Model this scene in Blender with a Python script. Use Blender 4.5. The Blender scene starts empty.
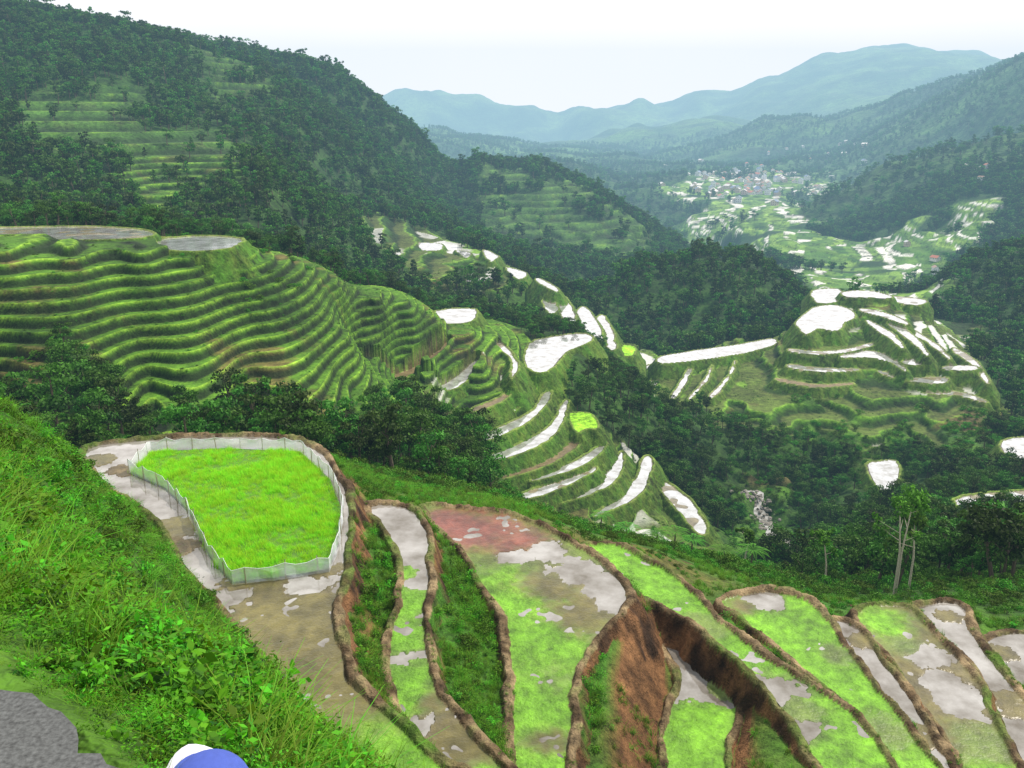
import bpy, math, numpy as np, time
T0=time.time()
rng=np.random.default_rng(11)
PIT=math.radians(17); FP=860.0
cP,sP=math.cos(PIT),math.sin(PIT)
def ray(a,b):  # a,b: image pixel; gives the camera ray through it
    dx=(a-512)/FP; dz=(384-b)/FP
    return dx, cP+dz*sP, -sP+dz*cP
def at_range(a,b,R):
    x,y,z=ray(a,b); h=math.hypot(x,y); return x*R/h,y*R/h,z*R/h
def on_level(a,b,h):
    x,y,z=ray(a,b); s=h/z; return x*s,y*s
# ------------------------------------------------------------------ noise
def _hash(ix,iy,seed):
    h=(ix.astype(np.int64)*374761393+iy.astype(np.int64)*668265263+seed*1442695041)&0xffffffff
    h=((h^(h>>13))*1274126177)&0xffffffff
    h=(h^(h>>16))&0xffffff
    return h.astype(np.float32)/float(0xffffff)
def vnoise(x,y,wl,seed):
    x=x/wl; y=y/wl
    ix=np.floor(x); iy=np.floor(y); fx=(x-ix).astype(np.float32); fy=(y-iy).astype(np.float32)
    ix=ix.astype(np.int64); iy=iy.astype(np.int64)
    fx=fx*fx*(3-2*fx); fy=fy*fy*(3-2*fy)
    a=_hash(ix,iy,seed); b=_hash(ix+1,iy,seed); c=_hash(ix,iy+1,seed); d=_hash(ix+1,iy+1,seed)
    return (a+(b-a)*fx)*(1-fy)+(c+(d-c)*fx)*fy*1.0
def sn(x,y,wl,seed):
    c,s=math.cos(seed*1.3),math.sin(seed*1.3)
    return vnoise(x*c-y*s+17.3*seed,x*s+y*c-9.1*seed,wl,seed)*2-1
def sm(a,b,x):
    t=np.clip((x-a)/(b-a),0,1); return t*t*(3-2*t)
# ------------------------------------------------------------------ control points unprojected from image pixels  (pixel a,b ; range R ; type)
TYPES=['F','T','W','G','V','M']
CP=[]
def line(tp,pts,crest=False,n=1):
    for i,p in enumerate(pts):
        CP.append((p[0],p[1],p[2],tp))
        if n>1 and i<len(pts)-1:
            q=pts[i+1]
            for k in range(1,n):
                f=k/n; CP.append((p[0]+(q[0]-p[0])*f,p[1]+(q[1]-p[1])*f,math.exp(math.log(p[2])*(1-f)+math.log(q[2])*f),tp))
        if crest:
            CP.append((p[0],p[1]+30,p[2]*1.22,tp))
line('G',[(-100,580,8),(0,570,8),(100,650,8),(200,750,8),(300,860,9)])
line('G',[(0,500,14),(100,595,13),(200,705,12),(280,800,12)])
line('G',[(-100,412,25),(0,412,26),(60,450,29),(130,523,29),(190,602,26),(240,672,23),(290,742,20),(330,815,17),(380,900,14)],n=2)
line('G',[(500,930,12),(700,940,12),(900,940,12),(1100,940,12),(500,1040,6),(800,1040,6),(1100,1040,6)])
line('G',[(-100,450,40),(0,452,42)])
line('F',[(-100,475,80),(0,478,80),(100,482,80),(250,490,78)])
line('F',[(0,425,115),(120,430,110),(250,440,105),(350,470,100),(450,490,98),(400,440,115),(480,445,130)])
line('G',[(520,512,75),(600,543,72),(700,562,66),(800,593,62),(900,608,60),(1024,610,62),(1100,610,62)])
line('G',[(520,505,110),(600,528,120),(680,550,110),(740,570,100)])
line('W',[(500,490,152),(560,514,158),(620,524,165),(690,542,165)])
line('W',[(500,372,205),(440,410,170)])
line('T',[(-100,410,127),(0,405,128),(150,400,128),(250,390,134),(350,385,146),(420,385,160)])
line('T',[(-100,310,143),(0,310,143),(150,310,143),(250,310,152),(350,320,166),(430,340,186),(480,350,200)])
line('T',[(-100,244,157),(0,243,157),(140,241,157),(240,249,164),(300,264,178),(380,291,196),(440,312,212),(500,335,225)],n=2)
line('T',[(-100,238,174),(0,236,174),(140,235,174),(230,243,180)])
line('F',[(-100,252,215),(0,252,215),(140,252,215),(250,264,220),(350,292,238),(440,320,262)])
line('F',[(300,240,300),(400,290,290),(480,300,310),(520,322,300),(350,250,330)])
line('W',[(340,205,560),(400,235,480),(430,248,455),(490,262,420)])
line('F',[(-100,215,260),(0,218,260),(100,222,260),(200,225,270)])
line('F',[(-100,150,420),(0,150,420),(90,170,380),(220,205,330),(262,165,370),(300,200,400)])
line('T',[(130,120,490),(180,150,440),(220,155,430),(160,180,390)])
line('F',[(0,80,580),(90,60,640),(170,90,600),(250,115,560),(300,120,620),(330,140,650),(340,180,600),(400,200,620),(450,220,640)])
line('T',[(235,80,660),(40,118,500)])
line('F',[(-150,-60,800),(-60,-30,800),(0,-5,800),(60,5,800),(130,18,820),(180,30,840),(240,42,860),(300,56,880),(340,74,900),(380,104,930),(420,135,950),(480,150,980)],crest=True)
line('F',[(540,152,1000),(590,172,980),(640,198,950),(680,222,920),(720,248,880)],crest=True)
line('T',[(540,180,900),(590,200,860),(500,200,850),(620,225,820),(520,230,780),(600,240,740),(560,215,820)])
line('F',[(460,190,900),(430,180,880),(540,250,680),(600,275,600),(480,240,640),(560,285,520),(650,262,660)])
line('F',[(600,292,470),(640,268,480),(700,247,500),(750,242,510),(785,262,500),(800,285,480)],crest=True)
line('F',[(620,320,400),(700,300,420),(760,300,420),(680,340,365),(780,312,400)])
line('W',[(640,362,315),(770,348,330),(900,340,335),(950,374,318),(990,398,308)])
line('W',[(790,342,328),(820,342,325),(855,342,325),(780,362,310),(820,370,300),(860,378,294),(900,308,430),(960,333,425)])
line('W',[(680,388,285),(720,400,270),(740,378,298),(765,392,280),(800,392,282),(900,384,294),(940,398,286),(870,402,276)])
line('F',[(630,388,240),(700,435,235),(650,420,215),(760,435,240),(820,440,255),(600,375,255)])
line('G',[(900,418,272),(850,422,265),(960,425,275),(800,415,268)])
line('F',[(700,470,210),(740,500,205),(780,470,225),(830,480,225)])
line('G',[(758,506,212),(770,522,202),(784,540,190),(798,560,178)])
line('F',[(830,540,165),(860,570,120),(820,500,205),(900,520,170),(900,560,115),(960,560,110),(1024,560,110),(840,590,85)])
line('F',[(940,470,230),(1000,470,225),(900,440,260),(1024,420,290),(1100,420,290),(1100,500,170)])
line('F',[(1000,400,330),(1024,370,380),(1100,370,380),(1024,300,480),(970,300,500),(1100,300,480)])
line('F',[(940,275,600),(970,252,600),(1024,228,620),(1100,200,640)],crest=True)
line('V',[(860,290,620),(820,285,660),(900,270,800),(850,252,950),(780,240,1000),(740,225,1200),(900,238,1050)])
line('V',[(960,228,1000),(930,290,560),(820,222,1250)])
line('F',[(1024,205,1000),(1100,190,1000)])
line('V',[(720,208,1500),(780,205,1500),(690,192,1800),(740,187,2000),(800,190,1900)])
line('F',[(650,195,1500),(640,180,2000),(620,165,2600)])
line('F',[(830,200,1400),(880,182,1500),(940,160,1500),(1000,140,1500),(1060,125,1500),(1150,110,1500)],crest=True)
line('F',[(860,212,1250),(920,198,1200),(1000,180,1200)])
line('M',[(700,165,2600),(760,160,2700),(820,160,2600),(640,155,3300),(700,140,3800),(580,150,3500)])
line('M',[(760,116,3600),(800,112,3500),(860,96,3400),(900,82,3300),(950,64,3200),(1000,46,3100),(1040,32,3100),(1150,5,3000)],crest=True)
line('M',[(850,132,2900),(950,108,2500),(1040,82,2300)])
line('M',[(300,120,5000),(400,125,5000),(480,128,5000),(560,135,5000),(640,120,5000),(700,118,5000)],crest=True)
line('M',[(300,95,7500),(400,84,7500),(440,90,7500),(480,97,7300),(530,108,7000),(580,99,7000),(640,96,7000),(700,80,7000),(760,70,7000),(820,52,7200),(870,40,7500),(920,42,7500),(970,50,7500),(1024,68,7500),(1150,80,7500)],crest=True)
line('M',[(-100,150,1600),(100,150,1600),(300,160,1600),(450,180,1600),(-100,150,2600),(100,150,2600),(300,155,2600),(450,160,2600)])
line('M',[(-100,150,13000),(400,150,13000),(1100,150,13000)])
# ------------------------------------------------------------------ paddies
PAD=[]
def pad(pts,h=None,R=None,kind='water',spots=(),fg=False):
    cx=sum(p[0] for p in pts)/len(pts); cy=sum(p[1] for p in pts)/len(pts)
    if h is None: h=at_range(cx,cy,R)[2]
    w=np.array([on_level(a,b,h) for a,b in pts])
    out=[]; n=len(w)
    for i in range(n):
        p0,p1,p2,p3=w[i-1],w[i],w[(i+1)%n],w[(i+2)%n]
        for k in range(3):
            t=k/3; out.append(.5*((2*p1)+(-p0+p2)*t+(2*p0-5*p1+4*p2-p3)*t*t+(-p0+3*p1-3*p2+p3)*t**3))
    PAD.append(dict(raw=w,poly=np.array(out),h=h,kind=kind,fg=fg,
        spots=[(on_level(s[0],s[1],h),s[2],s[3]) for s in spots]))
def rib(cl,wd,h=None,R=None,kind='water'):
    cl=np.array(cl,float); t=np.gradient(cl,axis=0); t/=np.linalg.norm(t,axis=1,keepdims=True); nr=np.stack([-t[:,1],t[:,0]],1); wd=np.array(wd,float)[:,None]/2
    a=cl+nr*wd; b=cl-nr*wd
    pad([tuple(p) for p in np.concatenate([a,b[::-1]])],h=h,R=R,kind=kind)
pad([(85,450),(140,440),(220,437),(300,440),(335,468),(350,520),(343,580),(337,620),(345,670),(372,705),(445,768),(520,830),(430,850),(360,775),(300,712),(250,645),(222,605),(185,565),(158,520),(112,488)],h=-19,kind='water',fg=True,
    spots=[(300,640,5.6,'murk'),(330,690,5.0,'murk'),(280,625,3.2,'murk'),(400,765,3.2,'algae'),(430,800,4,'algae'),(395,730,1.4,'moss'),(165,530,1.4,'murk'),(120,470,1.0,'mud'),(100,460,.9,'murk'),(180,545,1.0,'mud'),(235,600,1.3,'water'),(300,588,1.2,'water')])
pad([(370,507),(405,508),(426,530),(428,580),(423,630),(434,680),(462,722),(500,768),(560,820),(500,840),(440,768),(402,712),(388,670),(388,635),(402,600),(402,570),(388,535)],h=-20.5,kind='water',fg=True,
    spots=[(400,605,1.3,'algae'),(398,640,1.3,'algae'),(410,680,1.3,'algae'),(405,700,1.0,'algae'),(480,790,1.3,'algae'),(402,575,.9,'algae'),(450,745,1.4,'murk'),(425,705,.9,'murk')])
pad([(425,508),(470,510),(512,516),(560,535),(605,568),(628,598),(603,632),(578,668),(572,715),(570,768),(565,840),(525,840),(515,768),(512,700),(508,640),(492,600),(462,552)],h=-22,kind='moss',fg=True,
    spots=[(475,528,2.6,'red'),(515,540,1.8,'red'),(450,522,1.5,'red'),(560,600,2.8,'murk'),(575,612,2.4,'murk'),(575,575,1.5,'water'),(598,590,1.5,'water'),(605,605,1.2,'water'),(545,552,1.2,'water'),(515,600,2.4,'algae'),(530,640,2.4,'algae'),(540,700,3,'algae'),(545,770,3,'algae'),(560,690,1.3,'moss'),(545,742,1.0,'murk'),(520,556,1.0,'water')])
pad([(656,620),(700,638),(728,660),(742,685),(735,715),(722,768),(715,830),(668,830),(666,768),(668,720),(682,680),(668,650)],h=-25.3,kind='water',fg=True,
    spots=[(700,725,2.0,'algae'),(695,765,2.7,'algae'),(722,690,.9,'moss'),(690,645,.9,'murk')])
pad([(583,548),(622,547),(655,566),(692,594),(730,628),(775,662),(832,700),(868,735),(893,770),(930,830),(860,830),(818,768),(790,718),(752,676),(720,650),(692,622),(655,603),(615,580)],h=-24,kind='algae',fg=True,
    spots=[(780,688,1.3,'water'),(798,712,1.0,'moss'),(803,728,.9,'water'),(700,625,1.2,'moss')])
pad([(722,602),(760,592),(808,601),(838,635),(868,680),(905,722),(945,775),(980,830),(930,830),(900,772),(870,733),(836,697),(785,655),(745,622)],h=-25,kind='algae',fg=True,
    spots=[(765,600,1.1,'water'),(835,655,.9,'moss'),(742,606,.9,'murk'),(890,735,1.1,'moss')])
pad([(832,622),(858,628),(884,662),(912,702),(955,768),(990,830),(960,830),(925,768),(893,722),(862,680),(845,650)],h=-25.8,kind='water',fg=True,spots=[(860,640,.9,'murk'),(920,735,1.0,'murk')])
pad([(855,613),(905,607),(938,636),(970,672),(995,722),(1018,775),(1040,830),(985,830),(955,755),(922,705),(893,662)],h=-26.4,kind='murk',fg=True,
    spots=[(880,622,1.7,'algae'),(925,655,1.2,'water'),(955,695,1.3,'water'),(905,645,1.1,'moss'),(985,745,1.5,'moss'),(935,680,1.1,'water'),(1000,780,1.3,'algae')])
pad([(912,608),(958,604),(972,630),(985,652),(1020,695),(1060,750),(1090,820),(1045,800),(1010,740),(978,672),(945,640)],h=-27.1,kind='water',fg=True,spots=[(1010,700,1.2,'murk'),(945,618,1.0,'murk')])
pad([(985,642),(1030,632),(1100,640),(1140,720),(1090,745),(1040,700),(1005,672)],h=-28.4,kind='water',fg=True,spots=[(1000,650,1.0,'murk')])
# middle distance : fan
pad([(528,344),(560,336),(585,334),(592,341),(565,353),(547,372),(528,368)],h=-60)
pad([(436,311),(476,309),(470,322),(440,323)],h=-52.5)
rib([(549,392),(536,412),(506,429),(466,443)],[5,9,9,4],h=-64)
rib([(566,403),(553,429),(521,448),(476,463)],[6,12,9,4],h=-66.3)
rib([(582,438),(546,461),(492,480)],[6,9,4],h=-69,kind='mud')
pad([(568,415),(580,413),(592,416),(599,429),(586,429),(577,433)],h=-67,kind='seed')
rib([(592,470),(552,488),(508,501)],[6,9,5],h=-71.2,kind='mudwater')
rib([(622,453),(613,473),(592,489),(556,501),(516,513)],[7,14,11,8,4],h=-73.4)
rib([(648,458),(642,480),(623,499),(596,515)],[7,14,11,5],h=-76)
rib([(662,486),(684,506),(703,532)],[10,17,11],h=-79.5,kind='mudwater')
rib([(606,444),(580,463),(536,479)],[4,7,4],h=-70.2)
rib([(478,362),(462,379),(440,390),(410,395)],[6,10,7,4],h=-58)
rib([(448,345),(425,366),(395,378),(355,388)],[5,8,6,4],h=-54.5,kind='mud')
rib([(522,382),(500,400),(474,410)],[4,6,4],h=-60.5,kind='mud')
rib([(500,345),(515,362),(512,378)],[4,5,3],h=-57.5,kind='mudwater')
for p,R,k in [
([(418,243),(441,244),(440,250),(422,250)],450,'water'),([(455,250),(470,253),(466,258)],432,'water'),([(484,250),(498,256),(490,262)],420,'water'),([(505,267),(527,273),(518,279)],392,'water'),
([(612,346),(634,347),(630,356),(615,353)],298,'seed'),
([(796,324),(803,315),(813,308),(830,305),(847,308),(856,316),(846,322),(838,331),(818,329),(806,334)],352,'water'),
([(812,291),(838,289),(842,300),(818,303)],405,'water'),
([(892,296),(925,300),(918,305),(895,302)],410,'mudwater'),
([(868,465),(880,461),(895,460),(901,470),(888,492),(878,488)],235,'water'),
([(1003,441),(1040,438),(1050,455),(1012,458)],242,'water'),
([(962,496),(1060,491),(1060,512),(970,509)],171,'mudwater'),
([(980,515),(1060,512),(1060,520),(990,520)],165,'mud'),
]: pad(p,R=R,kind=k)
for c,w_,R,k in [
([(538,280),(557,290)],[4,5],360,'water'),([(546,292),(553,311)],[9,11],345,'water'),([(562,299),(571,325)],[10,11],330,'water'),([(582,310),(598,339)],[11,12],318,'water'),([(601,318),(612,346)],[9,9],312,'water'),
([(662,360),(700,355),(735,350),(773,342)],[7,10,10,7],322,'water'),
([(845,294),(868,294),(890,297)],[5,7,3],400,'water'),
([(668,368),(655,381),(648,394)],[5,6,4],298,'water'),([(692,365),(684,381),(673,398)],[4,5,4],288,'water'),([(712,366),(706,380),(690,398)],[3,4,3],284,'mudwater'),([(650,366),(640,374),(634,384)],[3,4,3],300,'water'),
([(735,362),(728,378),(712,396)],[3,4,3],290,'mudwater'),
([(868,322),(888,334),(903,347)],[4,6,4],335,'water'),([(890,323),(912,338),(927,354)],[4,6,4],335,'water'),([(946,368),(975,368)],[4,4],315,'water'),
([(905,328),(930,342),(948,357)],[4,4,3],340,'mudwater'),([(955,350),(975,364),(987,382)],[4,5,3],325,'mudwater'),([(862,310),(885,315),(906,323)],[3,5,3],365,'mudwater'),
([(790,350),(815,353),(845,351),(870,345)],[3,4,4,3],318,'mudwater'),
([(842,356),(868,354),(892,360),(905,370)],[3,7,6,3],311,'water'),([(905,362),(932,362)],[5,5],312,'water'),([(880,372),(910,380),(945,380)],[3,4,6],303,'mudwater'),
([(790,366),(820,370),(856,370)],[3,4,3],301,'mudwater'),([(925,392),(960,394),(985,402)],[3,4,3],296,'mudwater'),([(780,380),(815,386),(850,384)],[3,3,3],290,'mud'),
]: rib(c,w_,R=R,kind=k)
pad([(-60,230),(0,228),(60,227),(100,227),(150,231),(143,239),(60,241),(0,242),(-60,243)],h=-20.9,kind='mudwater')
pad([(158,240),(200,236),(243,239),(232,248),(195,252),(160,249)],h=-21.9,kind='water')
# ------------------------------------------------------------------ base surface : RBF of tan(elevation) over (bearing, ln range)
U=[];V=[];S=[];TY=[]
AZS=4.0
for a,b,R,tp in CP:
    x,y,z=at_range(a,b,R); U.append(math.atan2(x,y)*AZS); V.append(math.log(R)); S.append(z/R); TY.append(TYPES.index(tp))
TU=np.array(U);TV=np.array(V);TY=np.array(TY)
REG=[.006]*len(U)
for p in PAD:
    w=p['raw']; st=1 if p['fg'] else 2
    for q in w[::st]:
        R=math.hypot(*q); U.append(math.atan2(q[0],q[1])*AZS); V.append(math.log(R)); S.append((p['h']-.35)/R); REG.append(.004 if p['fg'] else .03)
U=np.array(U);V=np.array(V);S=np.array(S)
D=np.hypot(U[:,None]-U[None],V[:,None]-V[None])
n=len(U); A=np.zeros((n+1,n+1)); A[:n,:n]=-D+np.diag(REG); A[:n,n]=1;A[n,:n]=1
wts=np.linalg.solve(A,np.append(S,0))
AZM=0.76
ca=np.linspace(-AZM,AZM,280); cv=np.linspace(math.log(.8),math.log(13500),620)
CA,CV=np.meshgrid(ca*AZS,cv)
q=np.stack([CA.ravel(),CV.ravel()],1)
base=np.empty(len(q))
for i in range(0,len(q),8000):
    c=q[i:i+8000]; d=np.hypot(c[:,0:1]-U[None],c[:,1:2]-V[None]); base[i:i+8000]=-d@wts[:n]+wts[n]
base=base.reshape(CA.shape)
for _ in range(2):
    st=np.stack([base[1:-1,1:-1],base[:-2,1:-1],base[2:,1:-1],base[1:-1,:-2],base[1:-1,2:]]); base[1:-1,1:-1]=.5*np.median(st,0)+.5*st.mean(0)
wc=np.zeros((len(TYPES),len(q)))
for i in range(0,len(q),8000):
    c=q[i:i+8000]; d2=(c[:,0:1]-TU[None])**2+(c[:,1:2]-TV[None])**2
    w=1/(d2+1e-3)**1.8
    for k in range(len(TYPES)): wc[k,i:i+8000]=w[:,TY==k].sum(1)
wc/=wc.sum(0); wc=wc.reshape(len(TYPES),*CA.shape)
print('rbf',time.time()-T0)
def bil(arr,az,lr):
    fi=np.clip((az+AZM)/(2*AZM)*(len(ca)-1),0,len(ca)-1.001); fj=np.clip((lr-cv[0])/(cv[-1]-cv[0])*(len(cv)-1),0,len(cv)-1.001)
    i=fi.astype(int); j=fj.astype(int); u=fi-i; v=fj-j
    return (arr[j,i]*(1-u)+arr[j,i+1]*u)*(1-v)+(arr[j+1,i]*(1-u)+arr[j+1,i+1]*u)*v
# ------------------------------------------------------------------ final grid
NA=1080
azs=np.linspace(-AZM+.005,AZM-.005,NA)
lr=np.concatenate([np.arange(math.log(.9),math.log(20),.012),np.arange(math.log(20),math.log(60),.0034),np.arange(math.log(60),math.log(124),.005),np.arange(math.log(124),math.log(235),.0017),np.arange(math.log(235),math.log(520),.0034),np.arange(math.log(520),math.log(13000),.0068)])
NR=len(lr)
AZ,LR=np.meshgrid(azs,lr); RR=np.exp(LR); X=RR*np.sin(AZ); Y=RR*np.cos(AZ)
Z=bil(base,AZ,LR)*RR
wa=AZ+ .02*sn(X/RR*1000,Y/RR*1000+LR*600,60,3)+.012*sn(AZ*1000,LR*1000,16,6)
wl=LR+ .05*sn(AZ*1000,LR*1000,70,4)+.04*sn(AZ*1000,LR*1000,25,5)
W=[bil(w,wa,wl) for w in wc]
Fw,Tw,Ww,Gw,Vw,Mw=W
relief=np.zeros_like(Z)
for k,wv in enumerate([900,420,200,95,45,21,10,4.5,2.0]):
    amp=.055*wv*sm(1.1,.25,wv/RR)*sm(.004,.012,wv/RR)
    relief+=amp*sn(X,Y,wv,20+k)*(0.22+.78*(Fw+Mw))*(1-.6*Tw*(RR<300)) if wv>12 else amp*sn(X,Y,wv,20+k)*(.03+.97*(Fw+Mw+Gw))
    if k in (0,1,2,3):
        relief-=amp*.9*(1-np.abs(sn(X,Y,wv*.8,40+k))*2)*(Fw+Mw)*.8
relief*=sm(3,12,RR)
Z=Z+relief*np.where(RR<90,.5,1.0)
dn=.586*X+.81*Y-.875
nearz=-1.62-np.maximum(0,dn-.05)*(.66+.6*sm(-.6,.0,AZ))
nearz+=sm(0.1,1,dn)*.12*sn(X,Y,.6,9)
kb=sm(3.5,8,RR); Z=nearz*(1-kb)+Z*kb
tw=np.clip((Tw+Ww+.5*Vw+.12*Gw*(RR>95)-.35)/.25,0,1)*(RR>85)
def terr(z,step,r,hard=.7):
    k=np.floor(z/step); f=z/step-k; u=np.clip((f-(1-r))/r,0,1)
    return step*(k+hard*u+(1-hard)*u*u*(3-2*u)),f,k
wob=.30*sn(X,Y,38,61)+.22*sn(X,Y,14,62)+.10*sn(X,Y,4,63)+.06*sn(X,Y,1.6,64)
zz=Z+wob*np.where(RR<300,1,2.6)
za,fa,ka=terr(zz,1.5,.22,1.0); zb,fb,kb_=terr(zz,2.2,.34); zc,fc,kc=terr(zz,5.0,.45)
m1=RR>255; m2=RR>430
zt=np.where(m2,zc,np.where(m1,zb,za)); ft=np.where(m2,fc,np.where(m1,fb,fa)); kt=np.where(m2,kc,np.where(m1,kb_,ka)); rt=np.where(m2,.45,np.where(m1,.34,.22))
Z=Z*(1-tw)+zt*tw
zv=zz+1.2*sn(X,Y,55,65)
kv=np.floor(zv/1.7); fv=zv/1.7-kv
print('terr',time.time()-T0,Z.shape)
col=np.zeros(Z.shape+(3,),np.float32); wetin=np.zeros(Z.shape,np.float32)
KC={'water':(.13,.105,.07),'algae':(.14,.34,.016),'mud':(.16,.12,.055),'murk':(.14,.12,.035),'red':(.19,.06,.04),'moss':(.125,.19,.03),'seed':(.28,.60,.03),'mudwater':(.2,.17,.10)}
KO={'water':-.09,'algae':.022,'mud':.015,'murk':.02,'red':.02,'moss':.02,'seed':.05,'mudwater':-.02}
KW={'water':.9,'algae':.4,'mud':.55,'murk':.78,'red':.75,'moss':.6,'seed':0,'mudwater':.9}
def sdf(poly,x,y):
    d=np.full(x.shape,1e18); ins=np.zeros(x.shape,bool); m=len(poly)
    for i in range(m):
        ax,ay=poly[i]; bx,by=poly[(i+1)%m]; ex,ey=bx-ax,by-ay
        wx,wy=x-ax,y-ay; t=np.clip((wx*ex+wy*ey)/(ex*ex+ey*ey+1e-12),0,1)
        d=np.minimum(d,(wx-ex*t)**2+(wy-ey*t)**2)
        c=((ay>y)!=(by>y))
        if ey!=0: ins^=c&(x<(ex*(y-ay)/ey+ax))
    d=np.sqrt(d); return np.where(ins,-d,d)
wallz=np.full(Z.shape,-1e9); inz=np.full(Z.shape,-1e9); wstate=np.zeros(Z.shape,np.int8)
for p in PAD:
    P=p['poly']; R0=np.hypot(P[:,0],P[:,1]); mg=3.2 if p['fg'] else 4
    az0=np.arctan2(P[:,0],P[:,1])
    i0,i1=np.searchsorted(azs,[az0.min()-mg/R0.min(),az0.max()+mg/R0.min()]); j0,j1=np.searchsorted(lr,[math.log(max(R0.min()-mg,1)),math.log(R0.max()+mg)])
    sl=(slice(j0,j1),slice(i0,i1))
    x=X[sl];y=Y[sl]
    if x.size==0: continue
    d=sdf(P,x,y); nn=sn(x,y,1.3,71)*.12+sn(x,y,.45,72)*.06+sn(x,y,3.5,70)*.12
    if not p['fg']: nn=sn(x,y,7,73)*.55+sn(x,y,2,70)*.2
    dd=d+nn
    wr=.28+.13*sn(x,y,2.2,74)+.06*sn(x,y,.5,78) if p['fg'] else .5
    bh=(.19+.07*sn(x,y,.9,75)+.07*sn(x,y,.3,79)) if p['fg'] else .25
    b=p['h']+bh*sm(-.12,.04,dd)-(2.4 if p['fg'] else 1.5)*np.maximum(0,dd-wr)+ (dd>wr)*.34*sn(x,y,1.1,76)*sm(0,1,dd-wr)+(dd>wr)*.20*sn(x,y,.4,77)*sm(0,.4,dd-wr)
    cur=wallz[sl]; use=(dd>-.12)&(b>cur); wallz[sl]=np.where(use,b,cur); ws=wstate[sl]; wstate[sl]=np.where(use,np.where(dd>wr+.05,2,1),ws)
    ii=dd<=0
    names=[p['kind']]+[s[2] for s in p['spots']]
    cand_w=[np.full(x.shape,.25)]
    for si,s in enumerate(p['spots']):
        cand_w.append(1.25-np.hypot(x-s[0][0],y-s[0][1])/s[1]+.38*sn(x,y,2.3,80+si)+.22*sn(x,y,.8,90+si)+.2*sn(x,y,.25,95+si))
    cw=np.stack(cand_w); kk=cw.argmax(0)
    offs=np.array([KO[k] for k in names])[kk]
    e=np.exp((cw-cw.max(0))*5.0); e/=e.sum(0)
    kc_=np.array([KC[k] for k in names]); cc=np.tensordot(e,kc_,(0,0)); wt_=np.array([KW[k] for k in names])[kk]
    cc=cc*(1+.25*sn(x,y,1.1,98)+.22*sn(x,y,.35,99))[...,None]
    nz=.022*sn(x,y,1.1,101)+.014*sn(x,y,.3,102) if p['fg'] else .05*sn(x,y,3,103)
    zi=p['h']+offs+nz
    c0=inz[sl]; up=ii&(zi>c0); inz[sl]=np.where(up,zi,c0)
    cs=col[sl]; cs[up]=cc[up]; wi=wetin[sl]; wi[up]=wt_[up]
inside=inz>-1e8
zf=np.where(inside,np.maximum(inz,wallz),np.maximum(Z,wallz))
state=np.where(inside&(inz>=wallz),3,np.where((wallz>=Z)|inside,wstate,0)).astype(np.int8)
Z=zf
print('pads',time.time()-T0)
# ------------------------------------------------------------------ colours
def C(*c): return np.array(c,np.float32)
n1=sn(X,Y,9,110)*.5+sn(X,Y,3.3,111)*.5; n2=sn(X,Y,1.0,112)*.5+sn(X,Y,.4,113)*.5; n3=sn(X,Y,60,114)*.6+sn(X,Y,22,115)*.4
def mix(a,b,t): return a*(1-t[...,None])+b*t[...,None]
z3=np.zeros(Z.shape+(3,),np.float32)
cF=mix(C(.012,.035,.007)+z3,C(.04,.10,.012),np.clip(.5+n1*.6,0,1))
cG=mix(C(.02,.06,.008)+z3,C(.08,.19,.016),np.clip(.5+n1*.6+n2*.3,0,1))
bare=np.clip((sn(X,Y,4,118)+.5*sn(X,Y,1.4,119)-.62)*4,0,1)*(RR<60)
cG=mix(cG,C(.11,.055,.025)*(1+.5*n2)[...,None],bare)
cG=mix(cG,C(.12,.085,.04)+z3,np.clip((sn(X,Y,13,122)+.5*n1-.25)*2,0,1)*(RR>200)*.85)
tread=sm(.03,.1,ft)*(1-sm(1-rt-.12,1-rt,ft)); foot_shade=sm(1-rt-.30,1-rt-.05,ft)*(1-sm(1-rt+.1,1-rt+.5*rt+.1,ft))  # dark line paints shade along the foot of each riser
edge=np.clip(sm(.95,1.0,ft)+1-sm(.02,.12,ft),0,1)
riser=mix(C(.022,.075,.005)+z3,C(.08,.20,.012),np.clip(.45+n3*.6+n1*.7,0,1))
brown=np.clip((sn(X,Y,14,120)+.6*sn(X,Y,4,121)+.3*n2-.35)*2.0,0,1)
riser=mix(riser,C(.135,.085,.035),brown*.75)
dl=sm(330,480,RR)
riser=mix(riser,mix(C(.018,.055,.010)+z3,C(.05,.12,.02),np.clip(.5+n3,0,1)),dl*.85)
cT=mix(riser,C(.010,.02,.006)+z3,foot_shade*.92*(1-dl*.3))
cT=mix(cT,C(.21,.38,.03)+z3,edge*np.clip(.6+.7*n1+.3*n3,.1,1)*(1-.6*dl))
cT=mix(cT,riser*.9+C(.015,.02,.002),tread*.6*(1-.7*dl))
kh=_hash(kt.astype(np.int64)+500,np.floor(AZ*34+n3*2).astype(np.int64),5)
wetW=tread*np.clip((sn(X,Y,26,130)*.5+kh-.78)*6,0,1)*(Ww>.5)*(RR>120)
cW=mix(riser,C(.012,.024,.006)+z3,foot_shade*.8); cW=mix(cW,C(.17,.32,.03)+z3,edge*.75); cW=mix(cW,C(.10,.12,.03),tread*.65)
cW=mix(cW,C(.55,.56,.52),wetW)  # pale grey paints the sky's reflection on flooded treads
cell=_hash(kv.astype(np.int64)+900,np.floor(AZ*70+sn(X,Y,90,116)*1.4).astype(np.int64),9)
patch=sn(X,Y,85,141)*1.2+sn(X,Y,30,142)
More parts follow.
